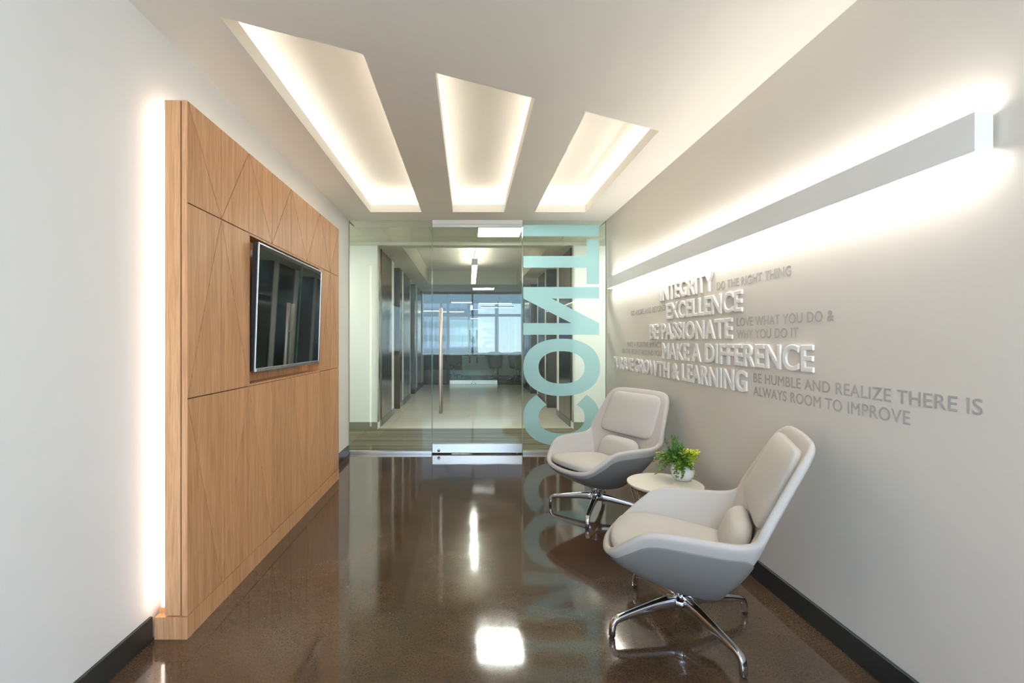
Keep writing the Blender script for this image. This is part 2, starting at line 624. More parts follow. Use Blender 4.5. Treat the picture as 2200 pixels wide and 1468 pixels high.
# ceiling with three slots
SLOTS = [(-1.070, -0.515), (-0.176, 0.378), (0.712, 1.262)]
diag = lambda x: 2.600 + 0.485 * x
YF = 5.244
ZT, ZCOVE = ZC + 0.085, 2.945
cl = MB()
top = lambda u, v, h: (u, v, h)
xs = [XL]
for a, b in SLOTS:
    xs += [a, b]
xs.append(XR)
for i in range(len(xs) - 1):
    a, b = xs[i], xs[i + 1]
    if i % 2 == 0:
        cl.prism([(a, YB), (b, YB), (b, Y_SOF), (a, Y_SOF)], ZC, ZT, top)
    else:
        cl.prism([(a, YB), (b, YB), (b, diag(b)), (a, diag(a))], ZC, ZT, top)
        cl.prism([(a, YF), (b, YF), (b, Y_SOF), (a, Y_SOF)], ZC, ZT, top)
tag(cl.build('ceiling', M['ceiling']), label='smooth ceiling with three slanted light slots', cat='ceiling', kind=ST)
names = ['leftmost and longest of the three lit ceiling slots, nearest the wood panel', 'middle one of the three lit ceiling slots', 'rightmost and shortest of the three lit ceiling slots, nearest the beige wall']
OV = 0.155
for (a, b), lab in zip(SLOTS, names):
    r = empty('recessed_ceiling_light', ((a + b) / 2, (diag((a + b) / 2) + YF) / 2, ZT), label=lab, cat='ceiling light', group='recessed slot lights in the ceiling')
    ox, oy, oz = r.location
    P = [(a - OV, diag(a) - OV), (b + OV, diag(b) - OV), (b + OV, YF + OV), (a - OV, YF + OV)]
    h = MB()
    lp = [(x - ox, y - oy) for x, y in P]
    h.prism(lp, ZCOVE - oz, ZCOVE + 0.02 - oz, top)
    for k in range(4):
        (x0, y0), (x1, y1) = lp[k], lp[(k + 1) % 4]
        d = Vector((x1 - x0, y1 - y0)).normalized()
        nrm = Vector((d.y, -d.x)) * 0.02
        h.prism([(x0, y0), (x1, y1), (x1 + nrm.x, y1 + nrm.y), (x0 + nrm.x, y0 + nrm.y)], 0.0, ZCOVE - oz, top)
    h.build('housing', M['cove'], r)
    for (x0, x1, y0, y1) in ((a - 0.110, a - 0.095, diag(a) + 0.02, YF + 0.08), (b + 0.095, b + 0.110, diag(b) + 0.02, YF + 0.08), (a - 0.08, b + 0.08, YF + 0.095, YF + 0.110)):
        MB().box(x0 - ox, x1 - ox, y0 - oy, y1 - oy, 0.001, 0.012).build('led_strip', M['led_slot'], r)

t2 = empty('added_ceiling_panel', (0.38, -1.78, ZC), label='added flat lit ceiling panel, unseen behind the viewer', cat='ceiling light')  # added lamp out of view, put in to brighten the room
box('lens', M['added_rear_lens'], 0.10, 0.66, -2.02, -1.54, ZC - 0.008, ZC - 0.002, t2)
MB().box(-0.30, 0.30, -0.26, 0.26, -0.005, 0.0).build('frame', M['white_metal'], t2)

# vestibule beyond the glass
w = MB().box(-4.6, -4.45, 5.62, 7.13, 0, 2.95).box(-4.45, XL - 0.15, 5.62, 5.66, 0, 2.95)
tag(w.build('wall_vestibule_left', M['lobby_wall']), label='pale wall at the left end of the carpeted strip', cat='wall', kind=ST)
w = MB().box(4.45, 4.6, 5.62, 7.13, 0, 2.95).box(XR + 0.15, 4.45, 5.62, 5.66, 0, 2.95)
tag(w.build('wall_vestibule_right', M['lobby_wall']), label='pale wall at the right end of the carpeted strip', cat='wall', kind=ST)
ZV = 2.76
w = MB().box(-4.45, 4.45, Y_SOF, 5.92, ZC, 2.80)
w.box(-4.45, 4.45, 5.62, Y_SOF, ZT, ZT + 0.02).box(-4.45, XL - 0.02, 5.66, Y_SOF, ZC, ZT).box(XR + 0.02, 4.45, 5.66, Y_SOF, ZC, ZT)
tag(w.build('ceiling_soffit', M['ceiling']), label='ceiling drop edge just behind the glass wall', cat='ceiling', kind=ST)
TX = [-4.41, -3.8, -3.19, -2.58, -1.97 - 0.384, -1.739, -1.128, -0.515, 0.108, 0.702, 1.318, 1.93, 2.54, 3.15, 3.76, 4.37]
TY = [5.925, 6.14, 6.75, 7.11]
t_ = MB()
for i in range(len(TX) - 1):
    for j in range(3):
        if j == 1 and i in (2, 8, 12):
            continue
        t_.box(TX[i] + 0.009, TX[i + 1] - 0.009, TY[j] + 0.004, TY[j + 1] - 0.004, ZV, ZV + 0.02)
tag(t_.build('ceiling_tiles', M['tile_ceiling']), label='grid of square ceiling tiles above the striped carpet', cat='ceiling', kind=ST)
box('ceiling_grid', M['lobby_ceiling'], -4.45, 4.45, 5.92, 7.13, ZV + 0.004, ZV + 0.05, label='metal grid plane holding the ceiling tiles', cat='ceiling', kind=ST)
tr = empty('troffer_light', (0.405, 6.445, ZV), label='bright square lit panel in the tiled ceiling behind the glass door', cat='ceiling light')
box('lens', M['troffer'], 0.122, 0.688, 6.16, 6.73, ZV - 0.004, ZV + 0.003, tr)
fr = MB().box(-0.297, 0.297, -0.301, -0.285, -0.006, 0.003).box(-0.297, 0.297, 0.285, 0.301, -0.006, 0.003).box(-0.297, -0.283, -0.285, 0.285, -0.006, 0.003).box(0.283, 0.297, -0.285, 0.285, -0.006, 0.003)
fr.build('frame', M['white_metal'], tr)
for q, (a_, b_), lb_ in ((0, (-3.19, -2.58), 'left'), (1, (2.54, 3.15), 'right')):  # two extra panels added out of view to lighten the carpeted strip
    t2 = empty('troffer_light', ((a_ + b_) / 2, 6.445, ZV), label='added square lit ceiling panel, out of view at the %s end of the carpeted strip' % lb_, cat='ceiling light')
    box('lens', M['troffer'], a_ + 0.014, b_ - 0.014, 6.16, 6.73, ZV - 0.004, ZV + 0.003, t2)
# beam before the lobby coffer
XLL, XLR = -1.352, 1.54
YP = 7.13
ZL = 2.712
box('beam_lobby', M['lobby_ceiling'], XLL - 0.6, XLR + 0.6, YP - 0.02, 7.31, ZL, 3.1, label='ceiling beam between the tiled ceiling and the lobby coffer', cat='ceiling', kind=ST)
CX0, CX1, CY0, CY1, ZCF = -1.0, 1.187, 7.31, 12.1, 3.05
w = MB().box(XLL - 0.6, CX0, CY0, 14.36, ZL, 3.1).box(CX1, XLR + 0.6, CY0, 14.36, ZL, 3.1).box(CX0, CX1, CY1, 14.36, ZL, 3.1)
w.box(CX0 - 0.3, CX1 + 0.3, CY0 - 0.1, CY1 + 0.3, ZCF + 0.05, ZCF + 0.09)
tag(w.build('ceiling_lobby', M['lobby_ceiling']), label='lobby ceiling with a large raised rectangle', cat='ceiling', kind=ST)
box('ceiling_coffer', M['cove'], CX0, CX1, CY0, CY1, ZCF, ZCF + 0.02, label='pale raised centre of the lobby ceiling', cat='ceiling', kind=ST)

# lobby walls : solid stretches, lift recesses between them
L_SEG = [(YP, 8.70), (9.29, 11.13), (11.87, 14.36)]
R_SEG = [(YP, 8.51), (9.43, 10.98), (11.94, 14.36)]
for side, X, segs, lab in ((-1, XLL, L_SEG, 'left'), (1, XLR, R_SEG, 'right')):
    x2 = X + side * 0.7
    for n_, (y0, y1) in enumerate(segs):
        w = MB().box(X, x2, y0, y1, 0, ZL)
        if n_ == 0:
            w.box(x2, side * 4.6, YP, YP + 0.15, 0, 2.95)
        tag(w.build('wall_lobby_' + lab, M['lobby_wall']), label='%s pale stretch of the lobby wall on the %s' % (('first', 'second', 'third')[n_], lab), cat='wall', kind=ST)
    box('wall_shaft_' + lab, M['lobby_wall'], X + side * 0.7, X + side * 0.75, YP + 0.2, 14.36, 0, ZL, label='back of the lift recesses on the %s of the lobby' % lab, cat='wall', kind=ST)
    b_ = MB()
    for y0, y1 in segs:
        b_.box(X - side * 0.01, X, y0 + 0.2 if y0 == YP else y0, y1, 0, 0.105)
    tag(b_.build('baseboard_lobby_' + lab, plain('grey_lobby_base', (0.20, 0.205, 0.20), 0.3) if side < 0 else bpy.data.materials['grey_lobby_base']), label='grey base strip along the %s lobby wall' % lab, cat='baseboard', kind=ST)
    xo = side * 4.44
    box('baseboard_pier_' + lab, M['base_green'], xo, X, YP - 0.012, YP, 0, 0.108, label='grey green base strip on the %s wall end facing the carpet' % lab, cat='baseboard', kind=ST)


def lift(side, X, door, jamb, label, first=False):
    s = -side
    y0, y1 = door
    r = empty('lift_entrance', (X, (y0 + y1) / 2, 0), label=label, cat='lift door', group='steel lift entrances along the lobby')
    cy = r.location.y
    dd = MB()
    ym = (y0 + y1) / 2
    dd.box(s * 0.002, s * 0.012, y0 - cy, ym - 0.003 - cy, 0.11, ZL - 0.01).box(s * 0.002, s * 0.012, ym + 0.003 - cy, y1 - cy, 0.11, ZL - 0.01)
    dd.build('door_leaf', M['lobby_steel'], r)
    MB().box(s * 0.0105, s * 0.016, y0 - cy, y1 - cy, 0.001, 0.109).build('kick_plate', M['lobby_steel_dark'], r)
    if first:
        j = MB().box(s * 0.012, s * 0.002, YP + 0.03 - cy, y0 - 0.1 - cy, 0.11, ZL - 0.01)
        j.box(s * 0.002, s * 0.02, YP - 0.012 - cy, YP + 0.05 - cy, 0.11, ZL - 0.01)
        j.build('corner_trim', M['steel_trim'], r)
        MB().box(s * 0.002, s * 0.022, y0 - 0.085 - cy, y0 - 0.03 - cy, 0.105, ZL - 0.01).build('edge_strip', M['lobby_steel_dark'], r)
    if jamb:
        ya, yb = jamb
        j = MB().box(s * 0.024, -s * 0.69, ya - 0.014 - cy, ya - 0.002 - cy, 0.001, ZL - 0.012).box(s * 0.002, s * 0.024, ya - 0.001 - cy, yb - cy, 0.112, ZL - 0.012)
        j.build('jamb', M['lobby_steel_dark'], r)
    return r


lift(-1, XLL, (7.43, 8.37), (9.29, 9.58), 'steel lift entrance nearest the carpet on the left of the lobby', True)
lift(-1, XLL, (9.93, 10.93), (11.87, 12.03), 'second steel lift entrance from the carpet on the lobby left side')
lift(-1, XLL, (12.55, 13.40), None, 'farthest steel lift entrance on the lobby left side')
lift(1, XLR, (7.34, 8.23), (9.43, 9.53), 'steel lift entrance nearest the carpet on the right, behind the frosted letters', True)
lift(1, XLR, (9.83, 10.70), (11.94, 11.98), 'second steel lift entrance from the carpet on the lobby right side')
lift(1, XLR, (12.28, 13.30), None, 'farthest steel lift entrance on the lobby right side')

# lobby pendant
pd = empty('pendant_light', (0.095, 9.65, 2.60), label='long white linear pendant hanging in the middle of the lobby', cat='pendant light')
MB().box(-0.05, 0.05, -1.35, 1.35, 0.004, 0.115).build('housing', M['white_metal'], pd, bevel=0.003)
MB().box(-0.044, 0.044, -1.34, 1.34, 0.0, 0.005).build('lens', M['pendant'], pd)
MB().box(-0.03, 0.03, -1.3, 1.3, 0.1145, 0.118).build('upper_lens', M['led_lobby'], pd)
for y in (-1.2, 1.2):
    MB().tube([(0, y, 0.115), (0, y, ZCF - 2.60)], 0.002, 6).build('hanging_wire', M['steel'], pd)
MB().tube([(-0.02, -1.3, 0.115), (-0.012, -1.29, 0.17), (0.012, -1.27, 0.28), (0.02, -1.26, 0.38), (0.02, -1.26, ZCF - 2.60)], 0.004, 6).build('power_cord', M['black'], pd)

# ------------------------------------------------------------------ glass front
GD0, GD1 = -0.426, 0.614
K = 5.6 / 1039.0
px = lambda x: (x - 1008) * K
pz = lambda y: HC - (y - 732) * K


def pane(name, x0, x1, z0, label):
    r = empty(name, ((x0 + x1) / 2, YG, 0), label=label, cat='glass wall', kind=ST)
    cx = r.location.x
    h = (x1 - x0) / 2
    MB().box(-h + 0.004, h - 0.004, -0.006, 0.006, z0, ZC - 0.004).build('pane', M['glass'], r)
    MB().box(-h, -h + 0.004, -0.006, 0.006, z0, ZC - 0.004).box(h - 0.004, h, -0.006, 0.006, z0, ZC - 0.004).build('edge', M['glass_edge'], r)
    MB().box(-h, h, -0.02, 0.02, 0, z0).build('floor_channel', M['steel'], r, bevel=0.002)
    return r


pane('window_1', XL + 0.004, GD0 - 0.004, 0.034, 'fixed glass pane left of the glass door')
g2 = pane('window_2', GD1 + 0.004, XR - 0.004, 0.034, 'fixed glass pane right of the door with large frosted letters')

# frosted letters read from the lobby side, turned on their side
LX0, LX1 = px(1124), px(1287)
YL = YG - 0.0078


def flat_letter(polys, name='frosted_letter'):
    m = MB()
    for p in polys:
        m.prism([(x - g2.location.x, z) for x, z in p], YL - YG, YL - YG + 0.0012, lambda u, v, h: (u, h, v))
    return m.build(name, M['frost'], g2)


def ring_letter(cx, cy, ax, ay, bx, by, a0, a1, n=72, closed=False):
    m = MB()
    vs, fs = [], []
    for i in range(n + 1):
        t = a0 + (a1 - a0) * i / n
        c, s_ = math.cos(t), math.sin(t)
        for (rx, ry) in ((ax, ay), (bx, by)):
            q = 2.25
            u = math.copysign(abs(c) ** (2 / q), c) * rx
            v = math.copysign(abs(s_) ** (2 / q), s_) * ry
            for h in (YL - YG, YL - YG + 0.0012):
                vs.append((cx + u - g2.location.x, h, cy + v))
    for i in range(n):
        k, j = i * 4, i * 4 + 4
        fs += [(k, j, j + 2, k + 2), (k + 1, k + 3, j + 3, j + 1), (k, k + 1, j + 1, j), (k + 2, j + 2, j + 3, k + 3)]
    if not closed:
        fs += [(0, 2, 3, 1), (n * 4, n * 4 + 1, n * 4 + 3, n * 4 + 2)]
    m.add(vs, fs, False)
    return m.build('frosted_letter', M['frost'], g2)


OC = px(1206.3)
ring_letter(OC, pz(789.5), px(1288.6) - OC, 61.5 * K, 49.5 * K, 34.8 * K, 0, 2 * PI, closed=True)
# C : open towards the O above it
ring_letter(OC, pz(897.5), px(1288.6) - OC, 60.5 * K, 49.5 * K, 34.0 * K, math.radians(128), math.radians(412))
R_ = lambda x0, x1, y0, y1: [(px(x0), pz(y1)), (px(x1), pz(y1)), (px(x1), pz(y0)), (px(x0), pz(y0))]
flat_letter([R_(1124, 1287, 694.5, 719.5), R_(1124, 1287, 617, 641.8),
             [(px(1124), pz(641.8)), (px(1287), pz(694.5)), (px(1226), pz(694.5)), (px(1124), pz(641.9 + 0.1))][::1],
             [(px(1124), pz(638.5)), (px(1124), pz(612 + 29.8)), (px(1185), pz(641.8)), (px(1287), pz(692)), (px(1287), pz(694.5)), (px(1226), pz(694.5))]][0:2] +
            [[(px(1124), pz(641.8)), (px(1185), pz(641.8)), (px(1287), pz(694.5)), (px(1227), pz(694.5))]])
flat_letter([R_(1124, 1260, 550.5, 575.5), R_(1260, 1287, 515, 611)])
flat_letter([R_(1124, 1287, 484, 508)])

# glass door
dr = empty('door_1', ((GD0 + GD1) / 2, YG, 0), label='frameless glass door with steel bottom rail and long steel pull', cat='door', kind=ST)
h = (GD1 - GD0) / 2
MB().box(-h + 0.004, h - 0.004, -0.006, 0.006, 0.06, ZC - 0.085).build('pane', M['glass'], dr)
MB().box(-h, -h + 0.004, -0.006, 0.006, 0.117, ZC - 0.085).box(h - 0.004, h, -0.006, 0.006, 0.117, ZC - 0.085).build('edge', M['glass_edge'], dr)
MB().box(-h, h, -0.024, 0.024, 0.014, 0.117).build('bottom_rail', M['steel'], dr, bevel=0.003)
MB().box(-h, h, -0.022, 0.022, ZC - 0.085, ZC - 0.05).build('top_rail', M['steel'], dr, bevel=0.002)
MB().box(-h, h, -0.026, 0.026, ZC - 0.05, ZC - 0.002).build('header', M['white_wall'], dr)
MB().tube([(h - 0.06, 0, 0.0), (h - 0.06, 0, 0.02)], 0.012, 12).build('pivot', M['steel'], dr)
lk = MB().tube([(px(943) - 0.094, -0.034, 0.045), (px(943) - 0.094, -0.022, 0.045)], 0.017, 20)
lk.build('lock_cylinder', M['chrome'], dr)
hx = -0.327 - dr.location.x
for sgn in (-1, 1):
    ph = MB().tube([(hx, sgn * 0.068, 0.477), (hx, sgn * 0.068, 1.683)], 0.0185, 20)
    po = ph.build('pull_handle', M['steel'], dr, bevel=0.002)
    so = MB()
    for z in (0.80, 1.36):
        so.tube([(hx, sgn * 0.006, z), (hx, sgn * 0.056, z)], 0.009, 12)
    so.build('standoff', M['steel'], po)

# ------------------------------------------------------------------ oak feature panel with television
XP = -1.235
CY = [2.121, 2.410, 2.712, 3.031, 3.356, 3.680, 4.003, 4.300, 4.584]
Z0, Z1, Z2, Z3 = 0.100, 1.054, 1.915, 2.365
TH = 0.1
wp = empty('wall_panel', (XP, CY[0], 0), label='large oak panelled feature wall with diagonal grooves around the screen', cat='wall panel')
ox, oy = XP, CY[0]
G = 0.0027
pieces = {'upper_facing': [], 'near_side_facing': [], 'far_side_facing': [], 'lower_facing': []}


def tri_row(za, zb, key):
    for c in range(8):
        a, b = CY[c], CY[c + 1]
        if c % 2 == 0:   # diagonal from top near to bottom far
            pieces[key] += [[(a, zb), (b, zb), (b, za)], [(a, zb), (b, za), (a, za)]]
        else:
            pieces[key] += [[(a, zb), (b, zb), (a, za)], [(b, zb), (b, za), (a, za)]]


tri_row(Z2, Z3, 'upper_facing')
tri_row(Z0, Z1, 'lower_facing')
for key, (a, b, c) in (('near_side_facing', (CY[0], CY[1], CY[2])), ('far_side_facing', (CY[6], CY[7], CY[8]))):
    pieces[key] += [[(a, Z2), (b, Z2), (a, Z1)], [(b, Z2), (b, Z1), (a, Z1)], [(b, Z2), (c, Z1), (b, Z1)], [(b, Z2), (c, Z2), (c, Z1)]]


def inset(tri, g):
    P = [Vector(p) for p in tri]
    area = sum(P[i].x * P[(i + 1) % 3].y - P[(i + 1) % 3].x * P[i].y for i in range(3))
    if area < 0:
        P = P[::-1]
    lines = []
    for i in range(3):
        d = (P[(i + 1) % 3] - P[i]).normalized()
        lines.append((P[i] + Vector((-d.y, d.x)) * g, d))
    out = []
    for i in range(3):
        p, d = lines[i - 1]
        q, e_ = lines[i]
        den = d.x * e_.y - d.y * e_.x
        t = ((q.x - p.x) * e_.y - (q.y - p.y) * e_.x) / den
        out.append(p + d * t)
    return [(v.x, v.y) for v in out]


for key, tris in pieces.items():
    m = MB()
    for t in tris:
        m.prism([(y - oy, z) for y, z in inset(t, G)], -0.012, 0.0, lambda u, v, h: (h, u, v))
    m.build(key, M['wood'], wp)
# carcass behind the facing, leaving the screen recess
cb = MB()
y0, y1 = CY[0] - oy, CY[8] - oy
ya, yb = CY[2] - oy, CY[6] - oy
cb.box(-0.024, -0.012, y0 + 0.001, y1 - 0.001, Z2, Z3 - 0.001).box(-0.024, -0.012, y0 + 0.001, y1 - 0.001, Z0, Z1)
cb.box(-0.024, -0.012, y0 + 0.001, ya, Z1, Z2).box(-0.024, -0.012, yb, y1 - 0.001, Z1, Z2)
cb.build('backing_board', M['wood_dark'], wp)
cc = MB()
cc.box(-TH, -0.0315, y0, y0 + 0.02, Z0 + 0.003, Z3).box(-TH, -0.024, y1 - 0.02, y1, Z0, Z3)
cc.box(-TH, -0.024, y0 + 0.02, y1 - 0.02, Z3 - 0.02, Z3)
cc.box(-TH, -TH + 0.008, y0 + 0.02, y1 - 0.02, Z0, Z3 - 0.02)
cc.build('carcass', M['wood'], wp)
MB().box(-0.0255, -0.0002, y0 - 0.001, y0 + 0.0005, Z0 + 0.001, Z3).build('edge_band', M['wood'], wp)
MB().box(-0.0320, -0.0250, y0 + 0.006, y0 + 0.012, Z0 + 0.001, Z3 - 0.001).build('shadow_groove', M['wood_dark'], wp)
rc = MB()
rc.box(-0.09, -0.084, ya, yb, Z1, Z2)
rc.box(-0.084, -0.0005, ya, ya + 0.012, Z1, Z2).box(-0.084, -0.0005, yb - 0.012, yb, Z1, Z2)
rc.box(-0.084, -0.0005, ya + 0.012, yb - 0.012, Z1, Z1 + 0.012).box(-0.084, -0.0005, ya + 0.012, yb - 0.012, Z2 - 0.012, Z2)
rc.build('screen_recess', M['wood'], wp)
pl = MB().box(-0.144, 0.0, y0 - 0.003, y1 + 0.003, 0, Z0 - 0.003)
pl.build('plinth', M['wood'], wp)
MB().box(-0.144, -TH - 0.004, y0 + 0.03, y1 - 0.03, Z0 - 0.003, Z0 + 0.02).build('rear_batten', M['wood'], wp)
for (a, b, c, d) in ((y0 + 0.022, y0 + 0.030, Z0 + 0.03, Z3 - 0.03), (y1 - 0.030, y1 - 0.022, Z0 + 0.03, Z3 - 0.03), (y0 + 0.05, y1 - 0.05, Z3 - 0.050, Z3 - 0.012)):
    top_ = d - c < 0.1
    MB().box(-TH - (0.006 if top_ else 0.030), -TH, a, b, c, d).build('led_strip', M['led_panel_top' if top_ else 'led_panel'], wp)

# television
TVN, TVF = 2.734, 3.895
xt, xb, zt, zb = -1.188, -1.212, 1.868, 1.131
tv = empty('television', (-1.20, (TVN + TVF) / 2, 1.50), label='flat black screen television with silver frame set in the oak panel', cat='television')
tl = math.atan2(xt - xb, zt - zb)
hw, hh = (TVF - TVN) / 2, (zt - zb) / 2


def tvbox(m, x0, x1, y0, y1, z0, z1):
    k = len(m.v)
    m.box(x0, x1, y0, y1, z0, z1)
    c, s_ = math.cos(tl), math.sin(tl)
    for i in range(k, len(m.v)):
        x, y, z = m.v[i]
        m.v[i] = (x * c + z * s_, y, z * c - x * s_)
    return m


fr = MB()
bw = 0.010
tvbox(fr, -0.007, 0.002, -hw, hw, hh - bw, hh)
tvbox(fr, -0.007, 0.002, -hw, -hw + bw, -hh, hh - bw)
tvbox(fr, -0.007, 0.002, hw - bw, hw, -hh, hh - bw)
fr.build('bezel', M['tv_silver'], tv, bevel=0.0015)
tvbox(MB(), -0.007, 0.004, -hw + bw, hw - bw, -hh, -hh + 0.020).build('lower_bezel', M['tv_silver'], tv, bevel=0.002)
tvbox(MB(), -0.007, -0.001, -hw + bw, hw - bw, -hh + 0.020, hh - bw).build('screen', M['screen'], tv)
tvbox(tvbox(MB(), -0.06, -0.035, -hw * 0.7, hw * 0.7, -hh * 0.7, hh * 0.6), -0.035, -0.007, -hw + 0.003, hw - 0.003, -hh + 0.003, hh - 0.003).build('back_cover', M['tv_black'], tv)
tvbox(MB(), -0.119, -0.06, -0.2, 0.2, -0.15, 0.15).build('wall_mount', M['tv_black'], tv)
tvbox(MB(), 0.004, 0.0055, 0.0, 0.05, -hh + 0.006, -hh + 0.012).build('badge', M['chrome'], tv)

# ------------------------------------------------------------------ wall light bar
BY0, BY1 = 1.4545, 5.33
lb = empty('wall_light_bar', (1.52, BY0, 1.88), label='long white linear light bar fixed along the beige wall above the words', cat='wall light')
L = BY1 - BY0
sh = MB()
sh.box(0, 0.004, 0, L, 0.0, 0.119).box(0.052, 0.056, 0, L, 0.006, 0.113)
sh.box(0.004, 0.052, 0, 0.004, 0.0, 0.119).box(0.004, 0.052, L - 0.004, L, 0.0, 0.119)
sh.build('housing', M['white_metal'], lb)
MB().box(0.004, 0.052, 0.004, L - 0.004, 0.003, 0.012).build('lower_lens', M['led_dn'], lb)
MB().box(0.006, 0.050, 0.006, L - 0.006, 0.100, 0.108).build('upper_lens', M['led_up'], lb)
for y in (0.03, L / 2, L - 0.1):
    MB().box(0.056, 0.0665, y, y + 0.06, 0.03, 0.09).build('wall_bracket', M['black'], lb)


# ------------------------------------------------------------------ words on the right wall
def text_mesh(body, extrude, bold, spacing):
    cu = bpy.data.curves.new('t', 'FONT')
    cu.body = body
    cu.size = 1.0
    cu.extrude = extrude
    cu.bevel_depth = bold
    cu.bevel_resolution = 1
    cu.space_character = spacing
    cu.resolution_u = 6
    o = bpy.data.objects.new('t', cu)
    C.objects.link(o)
    bpy.context.view_layer.update()
    dg = bpy.context.evaluated_depsgraph_get()
    me = bpy.data.meshes.new_from_object(o.evaluated_get(dg))
    bpy.data.objects.remove(o)
    bpy.data.curves.remove(cu)
    return me


def fit_to_wall(me, ya, yb, z0, cap, th):
    """text x -> -Y on the wall, text y -> Z, extrusion towards the room"""
    xs = [v.co.x for v in me.vertices]
    hs = text_cap
    kx = (ya - yb) / (max(xs) - min(xs))
    x0 = min(xs)
    zs = [v.co.z for v in me.vertices]
    zr = max(max(zs) - min(zs), 1e-6)
    zmin = min(zs)
    for v in me.vertices:
        x, y, z = v.co
        v.co = (XR - 0.0005 - (z - zmin) / zr * th, ya - (x - x0) * kx, z0 + y / hs * cap)


_h = text_mesh('H', 0.01, 0.0, 1.0)
text_cap = max(v.co.y for v in _h.vertices)


def islands(me):
    bm = bmesh.new()
    bm.from_mesh(me)
    bmesh.ops.remove_doubles(bm, verts=bm.verts, dist=1e-7)
    bm.verts.ensure_lookup_table()
    bm.verts.index_update()
    seen, isl = set(), []
    for v in bm.verts:
        if v.index in seen:
            continue
        st, grp = [v], []
        seen.add(v.index)
        while st:
            q = st.pop()
            grp.append(q)
            for ed in q.link_edges:
                o2 = ed.other_vert(q)
                if o2.index not in seen:
                    seen.add(o2.index)
                    st.append(o2)
        idx = {v.index: i for i, v in enumerate(grp)}
        fs = {f for v in grp for f in v.link_faces}
        isl.append(([tuple(v.co) for v in grp], [tuple(idx[v.index] for v in f.verts) for f in fs]))
    bm.free()
    isl.sort(key=lambda g: -sum(v[1] for v in g[0]) / len(g[0]))
    return isl


def words_on_wall(body, ya, yb, z0, cap, extrude, bold, spacing, th, material, root, part, by_word):
    me = text_mesh(body, extrude, bold, spacing)
    fit_to_wall(me, ya, yb, z0, cap, th)
    isl = islands(me)
    groups = [len(w_) for w_ in body.split(' ')] if by_word else [1] * len(isl)
    k = 0
    for n_ in groups:
        mb = MB()
        for vs_, fs_ in isl[k:k + n_]:
            mb.add([(x - XR, y - root.location.y, z - z0) for x, y, z in vs_], fs_)
        k += n_
        if mb.v:
            mb.build(part, material, root)
    return root


def vinyl(body, ya, yb, z0, cap):
    r = empty('wall_lettering', (XR, (ya + yb) / 2, z0), label='flat grey words %s on the beige wall' % body, cat='lettering', group='flat grey words on the beige wall')
    return words_on_wall(body, ya, yb, z0, cap, 0.01, 0.010, 1.05, 0.0012, M['vinyl'], r, 'word', True)


def raised(body, ya, yb, z0, cap):
    r = empty('raised_lettering', (XR, (ya + yb) / 2, z0), label='raised white word sign %s on the beige wall' % body, cat='lettering', group='raised white word signs on the beige wall')
    return words_on_wall(body, ya, yb, z0, cap, 0.05, 0.026, 1.03, 0.012, M['letter'], r, 'letter', False)


raised('INTEGRITY', 4.00, 3.125, 1.638, 0.119)
raised('EXCELLENCE', 3.87, 2.798, 1.483, 0.117)
raised('BE PASSIONATE', 4.234, 2.903, 1.325, 0.118)
raised('MAKE A DIFFERENCE', 3.951, 2.218, 1.167, 0.118)
raised('PURSUE GROWTH & LEARNING', 5.285, 2.751, 1.017, 0.116)
vinyl('DO THE RIGHT THING', 3.096, 2.383, 1.634, 0.048)
vinyl('GO ABOVE AND BEYOND', 4.738, 3.907, 1.555, 0.046)
vinyl('LOVE WHAT YOU DO &', 2.865, 2.101, 1.396, 0.048)
vinyl('WHY YOU DO IT', 2.865, 2.329, 1.325, 0.048)
vinyl('MAKE A POSITIVE IMPACT', 4.86, 3.992, 1.251, 0.046)
vinyl('ON THE PEOPLE AROUND YOU', 5.018, 3.992, 1.180, 0.046)
vinyl('BE HUMBLE AND REALIZE THERE IS', 2.698, 1.493, 1.079, 0.049)
vinyl('ALWAYS ROOM TO IMPROVE', 2.698, 1.739, 1.006, 0.049)


# ------------------------------------------------------------------ lounge chairs
def catmull(P, n):
    out = []
    N = len(P)
    for i in range(N - 1):
        p0, p1, p2, p3 = P[max(i - 1, 0)], P[i], P[i + 1], P[min(i + 2, N - 1)]
        for k in range(n):
            t = k / n
            out.append(tuple(0.5 * (2 * b + (c - a) * t + (2 * a - 5 * b + 4 * c - d) * t * t + (3 * b - a - 3 * c + d) * t ** 3) for a, b, c, d in zip(p0, p1, p2, p3)))
    out.append(tuple(P[-1]))
    return out


# half rim from the middle of the front lip round to the middle of the back top
RIM = [(0.350, 0.0, 0.352), (0.335, 0.14, 0.356), (0.292, 0.250, 0.378), (0.215, 0.314, 0.448), (0.115, 0.350, 0.520),
       (-0.06, 0.368, 0.530), (-0.205, 0.384, 0.535), (-0.284, 0.388, 0.568), (-0.326, 0.370, 0.650), (-0.390, 0.342, 0.770),
       (-0.444, 0.312, 0.868), (-0.476, 0.245, 0.908), (-0.490, 0.12, 0.914), (-0.494, 0.0, 0.916)]
BOT = [(0.06, 0.0), (0.055, 0.05), (0.045, 0.085), (0.02, 0.115), (-0.01, 0.13), (-0.05, 0.138), (-0.085, 0.138), (-0.11, 0.134),
       (-0.13, 0.126), (-0.145, 0.114), (-0.158, 0.098), (-0.168, 0.075), (-0.173, 0.038), (-0.175, 0.0)]
NSUB = 3
rim_h = catmull(RIM, NSUB)
bot_h = catmull([(x, y, 0.0) for x, y in BOT], NSUB)


